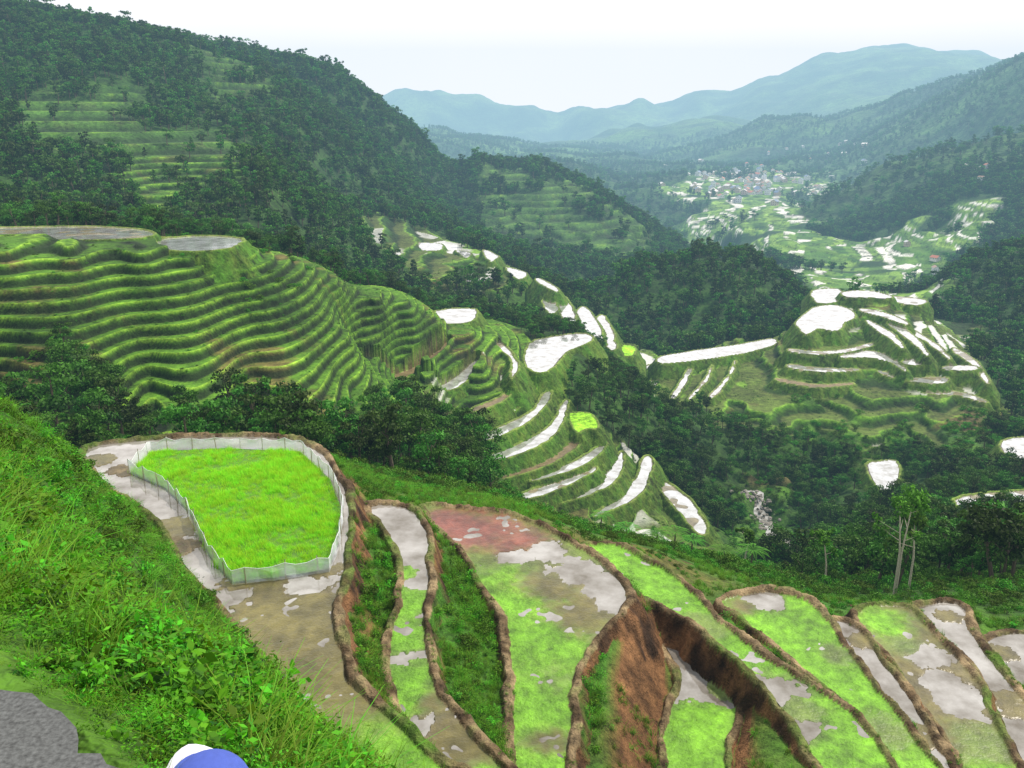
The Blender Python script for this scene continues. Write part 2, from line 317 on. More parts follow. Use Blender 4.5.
cV=mix(C(.035,.11,.015)+z3,C(.19,.33,.05),cell); cV=mix(cV,C(.58,.60,.56),((cell>.70)&(cell<.88))*(patch<.7)*1.0); cV=mix(cV,C(.015,.045,.010),np.clip(1-sm(.02,.26,fv),0,1)*.9); cV=mix(cV,C(.015,.05,.012),np.clip((patch-.6)*3,0,1))  # near-white cells: sky reflection of flooded fields put into the colour
cM=mix(C(.014,.05,.016)+z3,C(.06,.14,.03),np.clip(.45+.8*sn(X,Y,300,150)+.6*sn(X,Y,90,151),0,1))
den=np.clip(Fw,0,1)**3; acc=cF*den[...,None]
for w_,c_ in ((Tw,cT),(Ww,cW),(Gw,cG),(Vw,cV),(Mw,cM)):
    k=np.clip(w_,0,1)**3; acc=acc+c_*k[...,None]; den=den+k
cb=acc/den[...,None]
bund=mix(C(.07,.045,.022)+z3,C(.27,.20,.11),np.clip(.5+n2*1.2,0,1)); bund=mix(bund,C(.07,.14,.015),np.clip(sn(X,Y,2.7,160)+n2*.8+.0,0,1))
wall=mix(C(.035,.018,.009)+z3,C(.19,.095,.042),np.clip(.5+n2*1.2,0,1)); wall=mix(wall,C(.045,.13,.012),np.clip((sn(X,Y,3.5,161)+.6*n2-.1-.4*(AZ>.02))*2,0,1))
far=(RR>95)
bund=mix(bund,C(.13,.22,.03),far*.75); wall=mix(wall,C(.05,.135,.010),far*.8)
fgb=(RR>24)&(RR<52)&(AZ>-.27)
steep=np.abs(np.gradient(Z,axis=1))/(np.abs(np.gradient(X,axis=1))+1e-6)
fgw=mix(C(.05,.14,.015)+z3,C(.15,.075,.032)*(1+.6*n2)[...,None],np.clip(sm(.5,1.1,steep)+n1*.6-.15+.3*(AZ>.04),0,1))
cb=mix(cb,fgw,fgb*1.0)
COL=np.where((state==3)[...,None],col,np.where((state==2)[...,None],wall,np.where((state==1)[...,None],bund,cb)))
wet=np.where(state==3,wetin,0)+wetW*(state==0)
# ------------------------------------------------------------------ mesh helpers
def mk_mesh(name,verts,faces,smooth=True):
    me=bpy.data.meshes.new(name); nv=len(verts); nf=len(faces); k=faces.shape[1]
    me.vertices.add(nv); me.vertices.foreach_set('co',np.ascontiguousarray(verts,dtype=np.float32).ravel())
    me.loops.add(nf*k); me.loops.foreach_set('vertex_index',np.ascontiguousarray(faces,dtype=np.int32).ravel())
    me.polygons.add(nf); me.polygons.foreach_set('loop_start',np.arange(0,nf*k,k,dtype=np.int32))
    try: me.polygons.foreach_set('loop_total',np.full(nf,k,dtype=np.int32))
    except Exception: pass
    me.polygons.foreach_set('use_smooth',np.full(nf,bool(smooth)))
    me.update(calc_edges=True); return me
def add_obj(name,me,coll=None):
    o=bpy.data.objects.new(name,me); (coll or bpy.context.scene.collection).objects.link(o); return o
def fattr(me,name,v):
    a=me.attributes.new(name,'FLOAT','POINT'); a.data.foreach_set('value',np.ascontiguousarray(v,dtype=np.float32).ravel())
def cattr(me,name,v):
    a=me.attributes.new(name,'FLOAT_COLOR','POINT'); c=np.ones((len(v),4),np.float32); c[:,:3]=v; a.data.foreach_set('color',c.ravel())
class NT:
    def __init__(s,mat): mat.use_nodes=True; s.t=mat.node_tree; s.t.nodes.clear()
    def n(s,tp,**k):
        nd=s.t.nodes.new(tp)
        for a,b in k.items(): setattr(nd,a,b)
        return nd
    def l(s,a,b): s.t.links.new(a,b)
    def mathn(s,op,a,b=None,c=None):
        nd=s.t.nodes.new('ShaderNodeMath'); nd.operation=op
        for i,v in enumerate((a,b,c)):
            if v is None: continue
            if isinstance(v,(int,float)): nd.inputs[i].default_value=v
            else: s.l(v,nd.inputs[i])
        return nd.outputs[0]
    def noise(s,sc,det=4,vec=None,rough=.6):
        nd=s.n('ShaderNodeTexNoise'); nd.inputs['Scale'].default_value=sc; nd.inputs['Detail'].default_value=det; nd.inputs['Roughness'].default_value=rough
        if vec is not None: s.l(vec,nd.inputs['Vector'])
        return nd.outputs['Fac']
    def scale(s,col,f):
        nd=s.n('ShaderNodeVectorMath',operation='SCALE'); s.l(col,nd.inputs[0])
        if isinstance(f,(int,float)): nd.inputs['Scale'].default_value=f
        else: s.l(f,nd.inputs['Scale'])
        return nd.outputs[0]
def terrain_mat(name,s1,s2,s3,bd,amp=1.0):
    m=bpy.data.materials.new(name); t=NT(m)
    geo=t.n('ShaderNodeNewGeometry'); pos=geo.outputs['Position']
    at=t.n('ShaderNodeAttribute',attribute_name='Col'); wt=t.n('ShaderNodeAttribute',attribute_name='wet')
    a=t.noise(s1,5,pos); b=t.noise(s2,4,pos); c=t.noise(s3,3,pos)
    v=t.mathn('ADD',t.mathn('MULTIPLY',a,1.0),t.mathn('MULTIPLY',b,1.3)); v=t.mathn('ADD',v,t.mathn('MULTIPLY',c,.9))
    v=t.mathn('MULTIPLY_ADD',t.mathn('SUBTRACT',v,1.6),1.5*amp,1.0); v=t.mathn('MAXIMUM',v,.2)
    dry=t.mathn('SUBTRACT',1.0,wt.outputs['Fac'])
    v=t.mathn('ADD',t.mathn('MULTIPLY',t.mathn('SUBTRACT',v,1.0),t.mathn('MULTIPLY_ADD',dry,.75,.25)),1.0)
    colr=t.scale(at.outputs['Color'],v)
    bs=t.n('ShaderNodeBsdfPrincipled'); t.l(colr,bs.inputs['Base Color'])
    t.l(t.mathn('MULTIPLY_ADD',wt.outputs['Fac'],-.78,.9),bs.inputs['Roughness']); t.l(t.mathn('MULTIPLY_ADD',wt.outputs['Fac'],.35,.22),bs.inputs['Specular IOR Level'])
    bp=t.n('ShaderNodeBump'); bp.inputs['Distance'].default_value=bd; t.l(t.mathn('ADD',b,t.mathn('MULTIPLY',c,.5)),bp.inputs['Height']); t.l(t.mathn('MULTIPLY_ADD',dry,.88,.02),bp.inputs['Strength'])
    t.l(bp.outputs[0],bs.inputs['Normal'])
    o=t.n('ShaderNodeOutputMaterial'); t.l(bs.outputs[0],o.inputs['Surface']); return m
mat_near=terrain_mat('terrace_soil_and_grass',.5,2.2,9,.25,1.15)
mat_mid=terrain_mat('hillside_ground',.06,.6,2.6,.3,1.4)
mat_far=terrain_mat('mountain_forest_cover',.006,.03,.09,14,1.2)
def ring_obj(name,j0,j1,mat,smooth=True):
    v=np.stack([X[j0:j1+1],Y[j0:j1+1],Z[j0:j1+1]],-1).reshape(-1,3); h=j1-j0+1
    idx=np.arange(h*NA).reshape(h,NA)
    f=np.stack([idx[:-1,:-1],idx[:-1,1:],idx[1:,1:],idx[1:,:-1]],-1).reshape(-1,4)
    me=mk_mesh(name,v,f,smooth); cattr(me,'Col',COL[j0:j1+1].reshape(-1,3)); fattr(me,'wet',wet[j0:j1+1]); me.materials.append(mat)
    return add_obj(name,me)
ja=np.searchsorted(lr,math.log(95)); jb=np.searchsorted(lr,math.log(1250))
ring_obj('rice_terrace_ground',0,ja,mat_near); ring_obj('terraced_hills',ja,jb,mat_mid,False); ring_obj('distant_mountains',jb,NR-1,mat_far)
print('mesh',time.time()-T0)
def gidx(x,y):
    az=np.arctan2(x,y); l=np.log(np.hypot(x,y)+1e-9)
    fi=np.clip((az-azs[0])/(azs[-1]-azs[0])*(NA-1),0,NA-1.001); fj=np.clip(np.interp(l,lr,np.arange(NR)),0,NR-1.001); return fi,fj
def height(x,y):
    fi,fj=gidx(x,y); i=fi.astype(int);j=fj.astype(int);u=fi-i;v=fj-j
    return (Z[j,i]*(1-u)+Z[j,i+1]*u)*(1-v)+(Z[j+1,i]*(1-u)+Z[j+1,i+1]*u)*v
def near_of(arr,x,y):
    fi,fj=gidx(x,y); return arr[np.rint(fj).astype(int),np.rint(fi).astype(int)]
# ------------------------------------------------------------------ water sheets
def water_mat(name,met,c0,c1,rough):
    m=bpy.data.materials.new(name); t=NT(m); geo=t.n('ShaderNodeNewGeometry'); pos=geo.outputs['Position']
    a=t.noise(.45,5,pos); r=t.n('ShaderNodeValToRGB'); t.l(a,r.inputs[0]); r.color_ramp.elements[0].position=.32; r.color_ramp.elements[1].position=.66
    r.color_ramp.elements[0].color=(*c0,1); r.color_ramp.elements[1].color=(*c1,1)
    bs=t.n('ShaderNodeBsdfPrincipled'); t.l(r.outputs[0],bs.inputs['Base Color']); bs.inputs['Roughness'].default_value=rough; bs.inputs['IOR'].default_value=1.7; bs.inputs['Metallic'].default_value=met
    bp=t.n('ShaderNodeBump'); bp.inputs['Strength'].default_value=.05; bp.inputs['Distance'].default_value=.03; t.l(t.noise(5,3,pos),bp.inputs['Height']); t.l(bp.outputs[0],bs.inputs['Normal'])
    o=t.n('ShaderNodeOutputMaterial'); t.l(bs.outputs[0],o.inputs['Surface']); return m
wm=water_mat('paddy_water',.4,(.15,.125,.09),(.50,.48,.45),.03); wm2=water_mat('paddy_water_bright',.55,(.36,.35,.31),(.80,.82,.84),.05)  # bright one: sky reflection put into a pale, part-metallic base
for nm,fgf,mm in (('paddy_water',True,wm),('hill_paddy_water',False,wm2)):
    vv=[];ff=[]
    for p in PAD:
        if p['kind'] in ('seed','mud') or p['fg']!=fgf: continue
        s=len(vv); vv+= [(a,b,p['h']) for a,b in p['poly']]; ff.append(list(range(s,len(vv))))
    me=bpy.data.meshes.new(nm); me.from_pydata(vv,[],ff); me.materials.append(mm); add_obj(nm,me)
# ------------------------------------------------------------------ foliage materials
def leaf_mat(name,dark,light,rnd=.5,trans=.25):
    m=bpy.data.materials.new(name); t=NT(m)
    sh=t.n('ShaderNodeAttribute',attribute_name='sh'); oi=t.n('ShaderNodeObjectInfo')  # sh puts shade into leaf colour: dark low down, light at tops
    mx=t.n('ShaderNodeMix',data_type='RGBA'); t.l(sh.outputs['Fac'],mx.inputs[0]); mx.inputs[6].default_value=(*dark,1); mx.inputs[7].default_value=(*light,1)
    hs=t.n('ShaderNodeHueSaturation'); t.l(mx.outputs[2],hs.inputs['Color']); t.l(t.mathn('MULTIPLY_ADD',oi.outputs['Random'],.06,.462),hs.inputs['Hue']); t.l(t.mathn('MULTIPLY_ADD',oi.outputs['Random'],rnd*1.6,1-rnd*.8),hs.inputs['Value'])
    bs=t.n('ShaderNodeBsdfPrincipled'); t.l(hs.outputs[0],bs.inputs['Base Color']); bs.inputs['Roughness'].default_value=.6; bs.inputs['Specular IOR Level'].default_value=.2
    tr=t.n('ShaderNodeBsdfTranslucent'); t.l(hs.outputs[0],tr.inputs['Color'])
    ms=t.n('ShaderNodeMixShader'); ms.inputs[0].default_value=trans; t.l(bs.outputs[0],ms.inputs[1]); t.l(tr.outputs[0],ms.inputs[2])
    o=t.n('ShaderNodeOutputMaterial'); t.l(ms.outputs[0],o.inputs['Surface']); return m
def plain(name,c,rough=.8,sc=8,amp=.5):
    m=bpy.data.materials.new(name); t=NT(m); geo=t.n('ShaderNodeTexCoord')
    f=t.noise(sc,4,geo.outputs['Object']); v=t.mathn('MULTIPLY_ADD',t.mathn('SUBTRACT',f,.5),2*amp,1.0)
    rgb=t.n('ShaderNodeRGB'); rgb.outputs[0].default_value=(*c,1)
    bs=t.n('ShaderNodeBsdfPrincipled'); t.l(t.scale(rgb.outputs[0],v),bs.inputs['Base Color']); bs.inputs['Roughness'].default_value=rough
    o=t.n('ShaderNodeOutputMaterial'); t.l(bs.outputs[0],o.inputs['Surface']); return m
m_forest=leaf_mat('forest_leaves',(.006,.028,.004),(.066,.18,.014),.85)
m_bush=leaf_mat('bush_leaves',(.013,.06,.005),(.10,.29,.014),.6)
m_weed=leaf_mat('weed_leaves',(.010,.055,.003),(.12,.40,.010),.65,.35)
m_grass=leaf_mat('grass_blades',(.025,.09,.006),(.16,.40,.02),.5,.3)
m_rice=leaf_mat('rice_seedling_blades',(.18,.46,.012),(.42,.88,.035),.2,.35)
m_bark=plain('bark',(.10,.075,.05))
m_bark2=plain('pale_bark',(.42,.38,.30))
# ------------------------------------------------------------------ prototypes
def leafquads(c,nrm,size,asp,r):
    n=len(c); nrm=nrm/np.linalg.norm(nrm,axis=1,keepdims=True)
    a=r.normal(size=(n,3)); u=np.cross(nrm,a); u/=np.linalg.norm(u,axis=1,keepdims=True); v=np.cross(nrm,u)
    s=size[:,None]
    V=np.stack([c-u*s,c-v*s*asp,c+u*s,c+v*s*asp],1).reshape(-1,3); Fc=np.arange(4*n).reshape(n,4); return V,Fc
def tube(p0,p1,r0,r1,k=6):
    p0=np.array(p0,float);p1=np.array(p1,float); d=p1-p0; d/=np.linalg.norm(d); a=np.array([1,0,0]) if abs(d[0])<.8 else np.array([0,1,0]); u=np.cross(d,a);u/=np.linalg.norm(u);w=np.cross(d,u)
    th=np.arange(k)*2*math.pi/k; ring=np.cos(th)[:,None]*u+np.sin(th)[:,None]*w
    V=np.concatenate([p0+ring*r0,p1+ring*r1]); i=np.arange(k); j=(i+1)%k; return V,np.stack([i,j,j+k,i+k],1)
def build(name,parts,mats,coll):
    vs=[];fs=[];mi=[];sh=[];o=0
    for V,Fc,m,s in parts:
        vs.append(V);fs.append(Fc+o);mi.append(np.full(len(Fc),m));sh.append(np.broadcast_to(s,len(V)) if np.ndim(s)==0 else s);o+=len(V)
    me=mk_mesh(name,np.concatenate(vs),np.concatenate(fs),smooth=False); fattr(me,'sh',np.concatenate(sh)); me.polygons.foreach_set('material_index',np.concatenate(mi).astype(np.int32))
    for m in mats: me.materials.append(m)
    return add_obj(name,me,coll)
def tree_parts(r,style,nl,ls):
    parts=[]; lean=r.normal(size=2)*.03
    nb={'round':9,'tall':10}.get(style,12)
    top=np.array([lean[0],lean[1],.8])
    parts.append((*tube((0,0,-.08),top*.6,.028,.018),0,0.)); parts.append((*tube(top*.6,top,.018,.006),0,0.))
    for b in range(nb):
        th=b*2.4+r.uniform(0,.8)
        if style=='round': h=r.uniform(.42,.86); rad=.27*math.sin(math.pi*min(1,(h-.2)/.8))*r.uniform(.5,1.15); bs=r.uniform(.11,.18)
        elif style=='tall': h=.35+.6*b/nb; rad=.15*r.uniform(.3,1.1); bs=r.uniform(.08,.13)
        else: h=.2+.75*b/nb; rad=.22*(1-h)*r.uniform(.7,1.3); bs=.06+.10*(1-h)
        c=np.array([math.cos(th)*rad,math.sin(th)*rad,h]); st=np.array([lean[0]*h,lean[1]*h,h*.62+.02])
        if b%2==0: parts.append((*tube(st,c,.009,.003,4),0,0.))
        n=nl//nb; d=r.normal(size=(n,3)); d/=np.linalg.norm(d,axis=1,keepdims=True); d[:,2]=np.abs(d[:,2])*.9-.25*(r.random(n)<.45)
        rr=bs*(r.random(n)**.35)[:,None]; pc=c+d*rr*np.array([1.15,1.15,.8]); pc+=r.normal(size=(n,3))*.012
        V,Fc=leafquads(pc,d+r.normal(size=(n,3))*.55,r.uniform(.6,1.3,n)*ls,.55,r)
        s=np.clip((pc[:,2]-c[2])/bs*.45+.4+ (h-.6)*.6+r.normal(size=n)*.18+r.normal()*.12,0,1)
        parts.append((V,Fc,1,np.repeat(s,4)))
    return parts
def protocoll(n): return bpy.data.collections.new(n)
c_tree=protocoll('tree_kinds'); r=np.random.default_rng(3)
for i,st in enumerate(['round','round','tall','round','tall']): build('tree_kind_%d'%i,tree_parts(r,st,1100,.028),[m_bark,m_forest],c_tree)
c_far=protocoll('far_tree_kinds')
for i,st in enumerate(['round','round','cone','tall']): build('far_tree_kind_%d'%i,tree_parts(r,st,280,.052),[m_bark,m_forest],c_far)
def bush_parts(r,n,ls,flat=.7):
    parts=[]
    for b in range(6):
        c=np.array([r.uniform(-.3,.3),r.uniform(-.3,.3),r.uniform(.1,.45)]); k=n//6
        parts.append((*tube((0,0,-.1),c,.02,.006,4),0,0.))
        d=r.normal(size=(k,3)); d/=np.linalg.norm(d,axis=1,keepdims=True); d[:,2]=np.abs(d[:,2])-.2
        pc=c+d*.27*(r.random(k)**.4)[:,None]*np.array([1,1,flat]); V,Fc=leafquads(pc,d+r.normal(size=(k,3))*.5,r.uniform(.6,1.4,k)*ls,.5,r)
        parts.append((V,Fc,1,np.repeat(np.clip(.45+(pc[:,2]-c[2])*1.5+r.normal(size=k)*.2,0,1),4)))
    return parts
c_bush=protocoll('bush_kinds')
for i in range(4): build('bush_kind_%d'%i,bush_parts(r,360,.048),[m_bark,m_bush],c_bush)
def blades(r,n,h,w,spread,lean,seg=3):
    vs=[];fs=[];sh=[]
    for i in range(n):
        th=r.uniform(0,6.28); b=np.array([r.normal()*spread,r.normal()*spread,-.03]); d=np.array([math.cos(th),math.sin(th),0]); s=np.array([-d[1],d[0],0])*w*r.uniform(.7,1.3); hh=h*r.uniform(.6,1.2); ln=lean*r.uniform(.4,1.4)
        o=len(vs)
        for k in range(seg+1):
            t=k/seg; p=b+d*ln*t*t*hh+np.array([0,0,hh*(t-.25*t*t*ln)]); ww=s*(1-t*.9); vs+= [p-ww,p+ww]; sh+=[t,t]
        for k in range(seg): fs.append([o+2*k,o+2*k+1,o+2*k+3,o+2*k+2])
    return np.array(vs),np.array(fs),np.clip(np.array(sh)*.9+.1,0,1)
c_grass=protocoll('grass_kinds')
for i in range(3):
    V,Fc,s=blades(r,34,.42,.012,.10,.7); build('grass_kind_%d'%i,[(V,Fc,0,s)],[m_grass],c_grass)
c_rice=protocoll('rice_kinds')
for i in range(3):
    V,Fc,s=blades(r,46,.34,.011,.12,.35,2); build('rice_kind_%d'%i,[(V,Fc,0,s)],[m_rice],c_rice)
def fern_parts(r,nf,L0,L1,up=.85,seg=14,mi=0):
    parts=[]
    for k in range(nf):
        th=k*6.283/nf+r.uniform(-.2,.2); d=np.array([math.cos(th),math.sin(th),0]); sd=np.array([-d[1],d[0],0]); L=r.uniform(L0,L1); vs=[];fs=[];sh=[]
        for q_ in range(seg):
            t=(q_+1)/seg; p=d*L*t+np.array([0,0,L*(up*t-.75*t*t)]); w=.14*L*math.sin(math.pi*min(1,t*.95+.05))*1.2
            for sg in (-1,1):
                o=len(vs); e=p+sd*sg*w+d*.05*L-np.array([0,0,.02*L]); vs+=[p,p+d*.022*L+sd*sg*w*.5,e,p-d*.025*L+sd*sg*w*.5]; fs.append([o,o+1,o+2,o+3]); sh+=[.4+.5*t]*4
        parts.append((np.array(vs),np.array(fs),mi,np.array(sh)))
    return parts
c_weed=protocoll('weed_kinds')
for i in range(4):
    parts=[]
    for k in range(9):
        th=r.uniform(0,6.28); tip=np.array([math.cos(th)*.2*r.random(),math.sin(th)*.2*r.random(),r.uniform(.12,.38)]); parts.append((*tube((0,0,-.05),tip,.006,.003,4),0,.4))
        m=(16,16,24,10)[i]; c=tip+r.normal(size=(m,3))*np.array([.09,.09,.07]); nrm=np.tile([0,0,1.],(m,1))+r.normal(size=(m,3))*.45; V,Fc=leafquads(c,nrm,r.uniform(.02,.055,m)*(1,1,.6,1.4)[i],(.45,.3,.5,.55)[i],r)
        parts.append((V,Fc,0,np.repeat(np.clip(.5+(c[:,2]-.3)*1.8+r.normal(size=m)*.22,0,1),4)))
    build('weed_kind_%d'%i,parts,[m_weed],c_weed)
build('x_fern_kind',fern_parts(r,10,.35,.6),[m_weed],c_weed)
for i in range(2):
    V,Fc,s=blades(r,(40,22)[i],.5,.010,.10,.9,4); build('x_long_grass_kind_%d'%i,[(V,Fc,0,s)],[m_grass],c_weed)
# ------------------------------------------------------------------ instancing
def scatter(name,x,y,z,scl,coll,nk,tilt=0.08):
    n=len(x); me=bpy.data.meshes.new(name); me.vertices.add(n); me.vertices.foreach_set('co',np.stack([x,y,z],1).astype(np.float32).ravel())
    fattr(me,'scl',scl); a=me.attributes.new('rot','FLOAT_VECTOR','POINT'); rot=np.stack([rng.normal(size=n)*tilt,rng.normal(size=n)*tilt,rng.uniform(0,6.28,n)],1).astype(np.float32); a.data.foreach_set('vector',rot.ravel())
    a=me.attributes.new('idx','INT','POINT'); a.data.foreach_set('value',rng.integers(0,nk,n).astype(np.int32))
    ob=add_obj(name,me); g=bpy.data.node_groups.new(name,'GeometryNodeTree'); g.interface.new_socket('Geometry',in_out='INPUT',socket_type='NodeSocketGeometry'); g.interface.new_socket('Geometry',in_out='OUTPUT',socket_type='NodeSocketGeometry')
    N=g.nodes; gi=N.new('NodeGroupInput'); go=N.new('NodeGroupOutput'); ip=N.new('GeometryNodeInstanceOnPoints'); ci=N.new('GeometryNodeCollectionInfo')
    ci.inputs['Collection'].default_value=coll; ci.inputs['Separate Children'].default_value=True; ci.inputs['Reset Children'].default_value=True
    def na(nm,dt):
        k=N.new('GeometryNodeInputNamedAttribute'); k.data_type=dt; k.inputs['Name'].default_value=nm; return k.outputs['Attribute']
    e=N.new('FunctionNodeEulerToRotation'); L=g.links
    L.new(gi.outputs[0],ip.inputs['Points']); L.new(ci.outputs[0],ip.inputs['Instance']); ip.inputs['Pick Instance'].default_value=True
    L.new(na('idx','INT'),ip.inputs['Instance Index']); L.new(na('rot','FLOAT_VECTOR'),e.inputs[0]); L.new(e.outputs[0],ip.inputs['Rotation']); L.new(na('scl','FLOAT'),ip.inputs['Scale']); L.new(ip.outputs[0],go.inputs[0])
    md=ob.modifiers.new('instances','NODES'); md.node_group=g; print(name,n); return ob
def cand(n,r0,r1,a0=-AZM+.01,a1=AZM-.01):
    az=rng.uniform(a0,a1,n); R=np.sqrt(rng.uniform(r0*r0,r1*r1,n)); return R*np.sin(az),R*np.cos(az),R
def clear_of_pads(x,y,R,sp):
    ok=near_of(state,x,y)==0
    for dx,dy in ((sp,0),(-sp,0),(0,sp),(0,-sp)): ok&=near_of(state,x+dx,y+dy)!=3
    return ok
def dens(r0,r1,per,a0=-AZM+.01,a1=AZM-.01): return int((a1-a0)/2*(r1*r1-r0*r0)/per)
river=np.array([at_range(a,b,R)[:2] for a,b,R in ((752,500,218),(758,506,212),(770,522,202),(784,540,190),(796,556,180),(806,566,172))])
def driver(x,y):
    d=np.full(np.shape(x),1e9)
    for i in range(len(river)-1):
        a,b=river[i],river[i+1]; e=b-a; t=np.clip(((x-a[0])*e[0]+(y-a[1])*e[1])/(e@e),0,1); d=np.minimum(d,np.hypot(x-a[0]-e[0]*t,y-a[1]-e[1]*t))
    return d
x,y,R=cand(dens(78,300,10),78,300); f=near_of(Fw,x,y)+.25*sn(x,y,14,200)
k=(f>.5)&clear_of_pads(x,y,R,4)&(driver(x,y+3)>6.5); x,y,R=x[k],y[k],R[k]
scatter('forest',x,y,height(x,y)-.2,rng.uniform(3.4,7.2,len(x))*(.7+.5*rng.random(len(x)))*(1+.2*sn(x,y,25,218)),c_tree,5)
x,y,R=cand(dens(300,1250,22),300,1250); f=near_of(Fw,x,y)+.3*sn(x,y,60,201)+.2*sn(x,y,25,202)
tp=near_of(Tw,x,y)+near_of(Ww,x,y)
k=((f>.45)|((tp>.5)&(R>500)&(sn(x,y,40,213)+.5*sn(x,y,15,214)>.5))|((tp>.5)&(R>380)&(near_of(Tw,x,y)>.4)&(rng.random(len(x))<.05)))&clear_of_pads(x,y,R,5); x,y,R=x[k],y[k],R[k]
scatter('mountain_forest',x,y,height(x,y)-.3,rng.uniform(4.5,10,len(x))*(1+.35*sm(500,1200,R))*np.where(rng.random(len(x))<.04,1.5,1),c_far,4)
x,y,R=cand(dens(1250,4200,300),1250,4200); f=near_of(Fw,x,y)+near_of(Mw,x,y)*.6+.4*sn(x,y,160,203)+.3*sn(x,y,60,204); vv_=near_of(Vw,x,y)
k=((f>.35)&(vv_<.45))|((vv_>=.45)&(sn(x,y,85,141)*1.2+sn(x,y,30,142)>.6)); x,y,R=x[k],y[k],R[k]
scatter('distant_forest',x,y,height(x,y)-1,rng.uniform(10,19,len(x)),c_far,4)
x,y,R=cand(dens(115,310,4.5),115,310); g=near_of(Gw,x,y)+near_of(Fw,x,y)*.55+.35*sn(x,y,9,205)+.15*near_of(Tw,x,y)
k=(g>.42)&clear_of_pads(x,y,R,1.5)&(driver(x,y)>3.5); x,y,R=x[k],y[k],R[k]
scatter('hillside_bushes',x,y,height(x,y)-.1,rng.uniform(.9,2.5,len(x))*np.where(R>230,1.3,1),c_bush,4)
x,y,R=cand(dens(46,115,1.3),46,115); g=near_of(Gw,x,y)+near_of(Fw,x,y)
k=(g>.4)&clear_of_pads(x,y,R,1.2); x,y,R=x[k],y[k],R[k]
scatter('slope_bushes',x,y,height(x,y)-.1,rng.uniform(.7,1.8,len(x))*(.75+.5*sm(50,90,R))*np.where(R<60,.6,1)*(1+.5*sn(x,y,6,215)),c_bush,4)
x,y,R=cand(dens(105,420,6),105,420); g=(near_of(Tw,x,y)+near_of(Ww,x,y))+.5*sn(x,y,12,206)
k=(g>.9)&clear_of_pads(x,y,R,1.0); x,y,R=x[k],y[k],R[k]
scatter('terrace_shrubs',x,y,height(x,y)-.15,rng.uniform(.25,.75,len(x)),c_bush,4)
def nearveg(n,r0,r1):
    x,y,R=cand(n,r0,r1,-AZM+.01,.12); dnn=.586*x+.81*y-.875
    k=(near_of(state,x,y)==0)&(dnn>.06+.1*rng.random(n))&((R<8)|(near_of(Gw,x,y)>.5))&(near_of(bare,x,y)<.2+.5*rng.random(n)); return x[k],y[k],R[k]
xs,ys,ss=[],[],[]
for r0,r1,per,s0,s1 in ((1.0,6,.009,.26,.66),(6,16,.036,.5,1.15),(16,46,.085,.5,1.15)):
    x,y,R=nearveg(dens(r0,r1,per,-AZM,.12),r0,r1); xs.append(x);ys.append(y);ss.append(rng.uniform(s0,s1,len(x))*np.clip((.586*x+.81*y-.875)/.45,.35,1))
nf=2000; u=rng.uniform(-3.6,2.5,nf); w_=rng.uniform(0,1,nf)*1.2+.05
x=.586*(.875+w_)+.81*u; y=.81*(.875+w_)-.586*u; k=(y>.4)&(np.hypot(x,y)>1.0)&(np.abs(np.arctan2(x,y))<.74); xs.append(x[k]);ys.append(y[k]);ss.append(rng.uniform(.14,.34,k.sum())*np.clip(.5+w_[k],.5,1.2))
x,y,s=map(np.concatenate,(xs,ys,ss))
scatter('hillside_weeds',x,y,height(x,y)-.03,s*(1+.35*sn(x,y,2.5,216)),c_weed,7,.35)
x,y,R=nearveg(dens(7,46,1.6,-AZM,.0),7,46); k=sn(x,y,5,217)>-.2; x,y,R=x[k],y[k],R[k]
scatter('slope_shrubs',x,y,height(x,y)-.15,rng.uniform(.45,1.2,len(x)),c_bush,4,.2)
x,y,R=cand(dens(22,60,.11,-.35,AZM-.02),22,60,-.35,AZM-.02); st=near_of(state,x,y); nz=sn(x,y,2.3,207)+.6*sn(x,y,.8,208); az=np.arctan2(x,y)
rt_=.75*(az>.03)
k=((st==0)&(nz>-.45+rt_))|((st==2)&(nz>.0+rt_))|((st==1)&(nz>.4)); x,y,R,st=x[k],y[k],R[k],st[k]
scatter('bank_grass',x,y,height(x,y),rng.uniform(.4,1.05,len(x))*np.where(st==1,.45,1),c_grass,3,.35)
x,y,R=cand(dens(24,60,.4,-.3,AZM-.02),24,60,-.3,AZM-.02); st=near_of(state,x,y); nz=sn(x,y,3.3,209)+.5*sn(x,y,1.2,210); az=np.arctan2(x,y)
k=(((st==0)&(nz>-.1+.8*(az>.03)))|((st==2)&(nz>.4+.5*(az>.03)))); x,y,R=x[k],y[k],R[k]
scatter('bank_weeds',x,y,height(x,y),rng.uniform(.6,1.3,len(x)),c_weed,7,.25)
# ------------------------------------------------------------------ river with boulders
rp=[]
for i in range(len(river)-1):
    for k in range(6): rp.append(river[i]+(river[i+1]-river[i])*k/6)
rp=np.array(rp); tn=np.gradient(rp,axis=0); tn/=np.linalg.norm(tn,axis=1,keepdims=True); nr=np.stack([-tn[:,1],tn[:,0]],1)
hz_=height(rp[:,0],rp[:,1])+.5; hz_=np.convolve(np.pad(hz_,3,mode='edge'),np.ones(7)/7,'valid')
vv=[];ff=[]
for i in range(len(rp)):
    w_=1.8+.7*math.sin(i*.9)+rng.normal()*.2
    for s in (-1,0,1): vv.append((*(rp[i]+nr[i]*s*w_),hz_[i]))
for i in range(len(rp)-1):
    for j in range(2): a=i*3+j; ff.append((a,a+1,a+4,a+3))
me=bpy.data.meshes.new('river'); me.from_pydata(vv,[],ff); me.materials.append(water_mat('river_water',.3,(.2,.2,.17),(.6,.6,.58),.2)); add_obj('river',me)
c_rock=protocoll('rock_kinds'); m_rock=plain('river_stone',(.20,.185,.16),.85,3,.6)
import bmesh
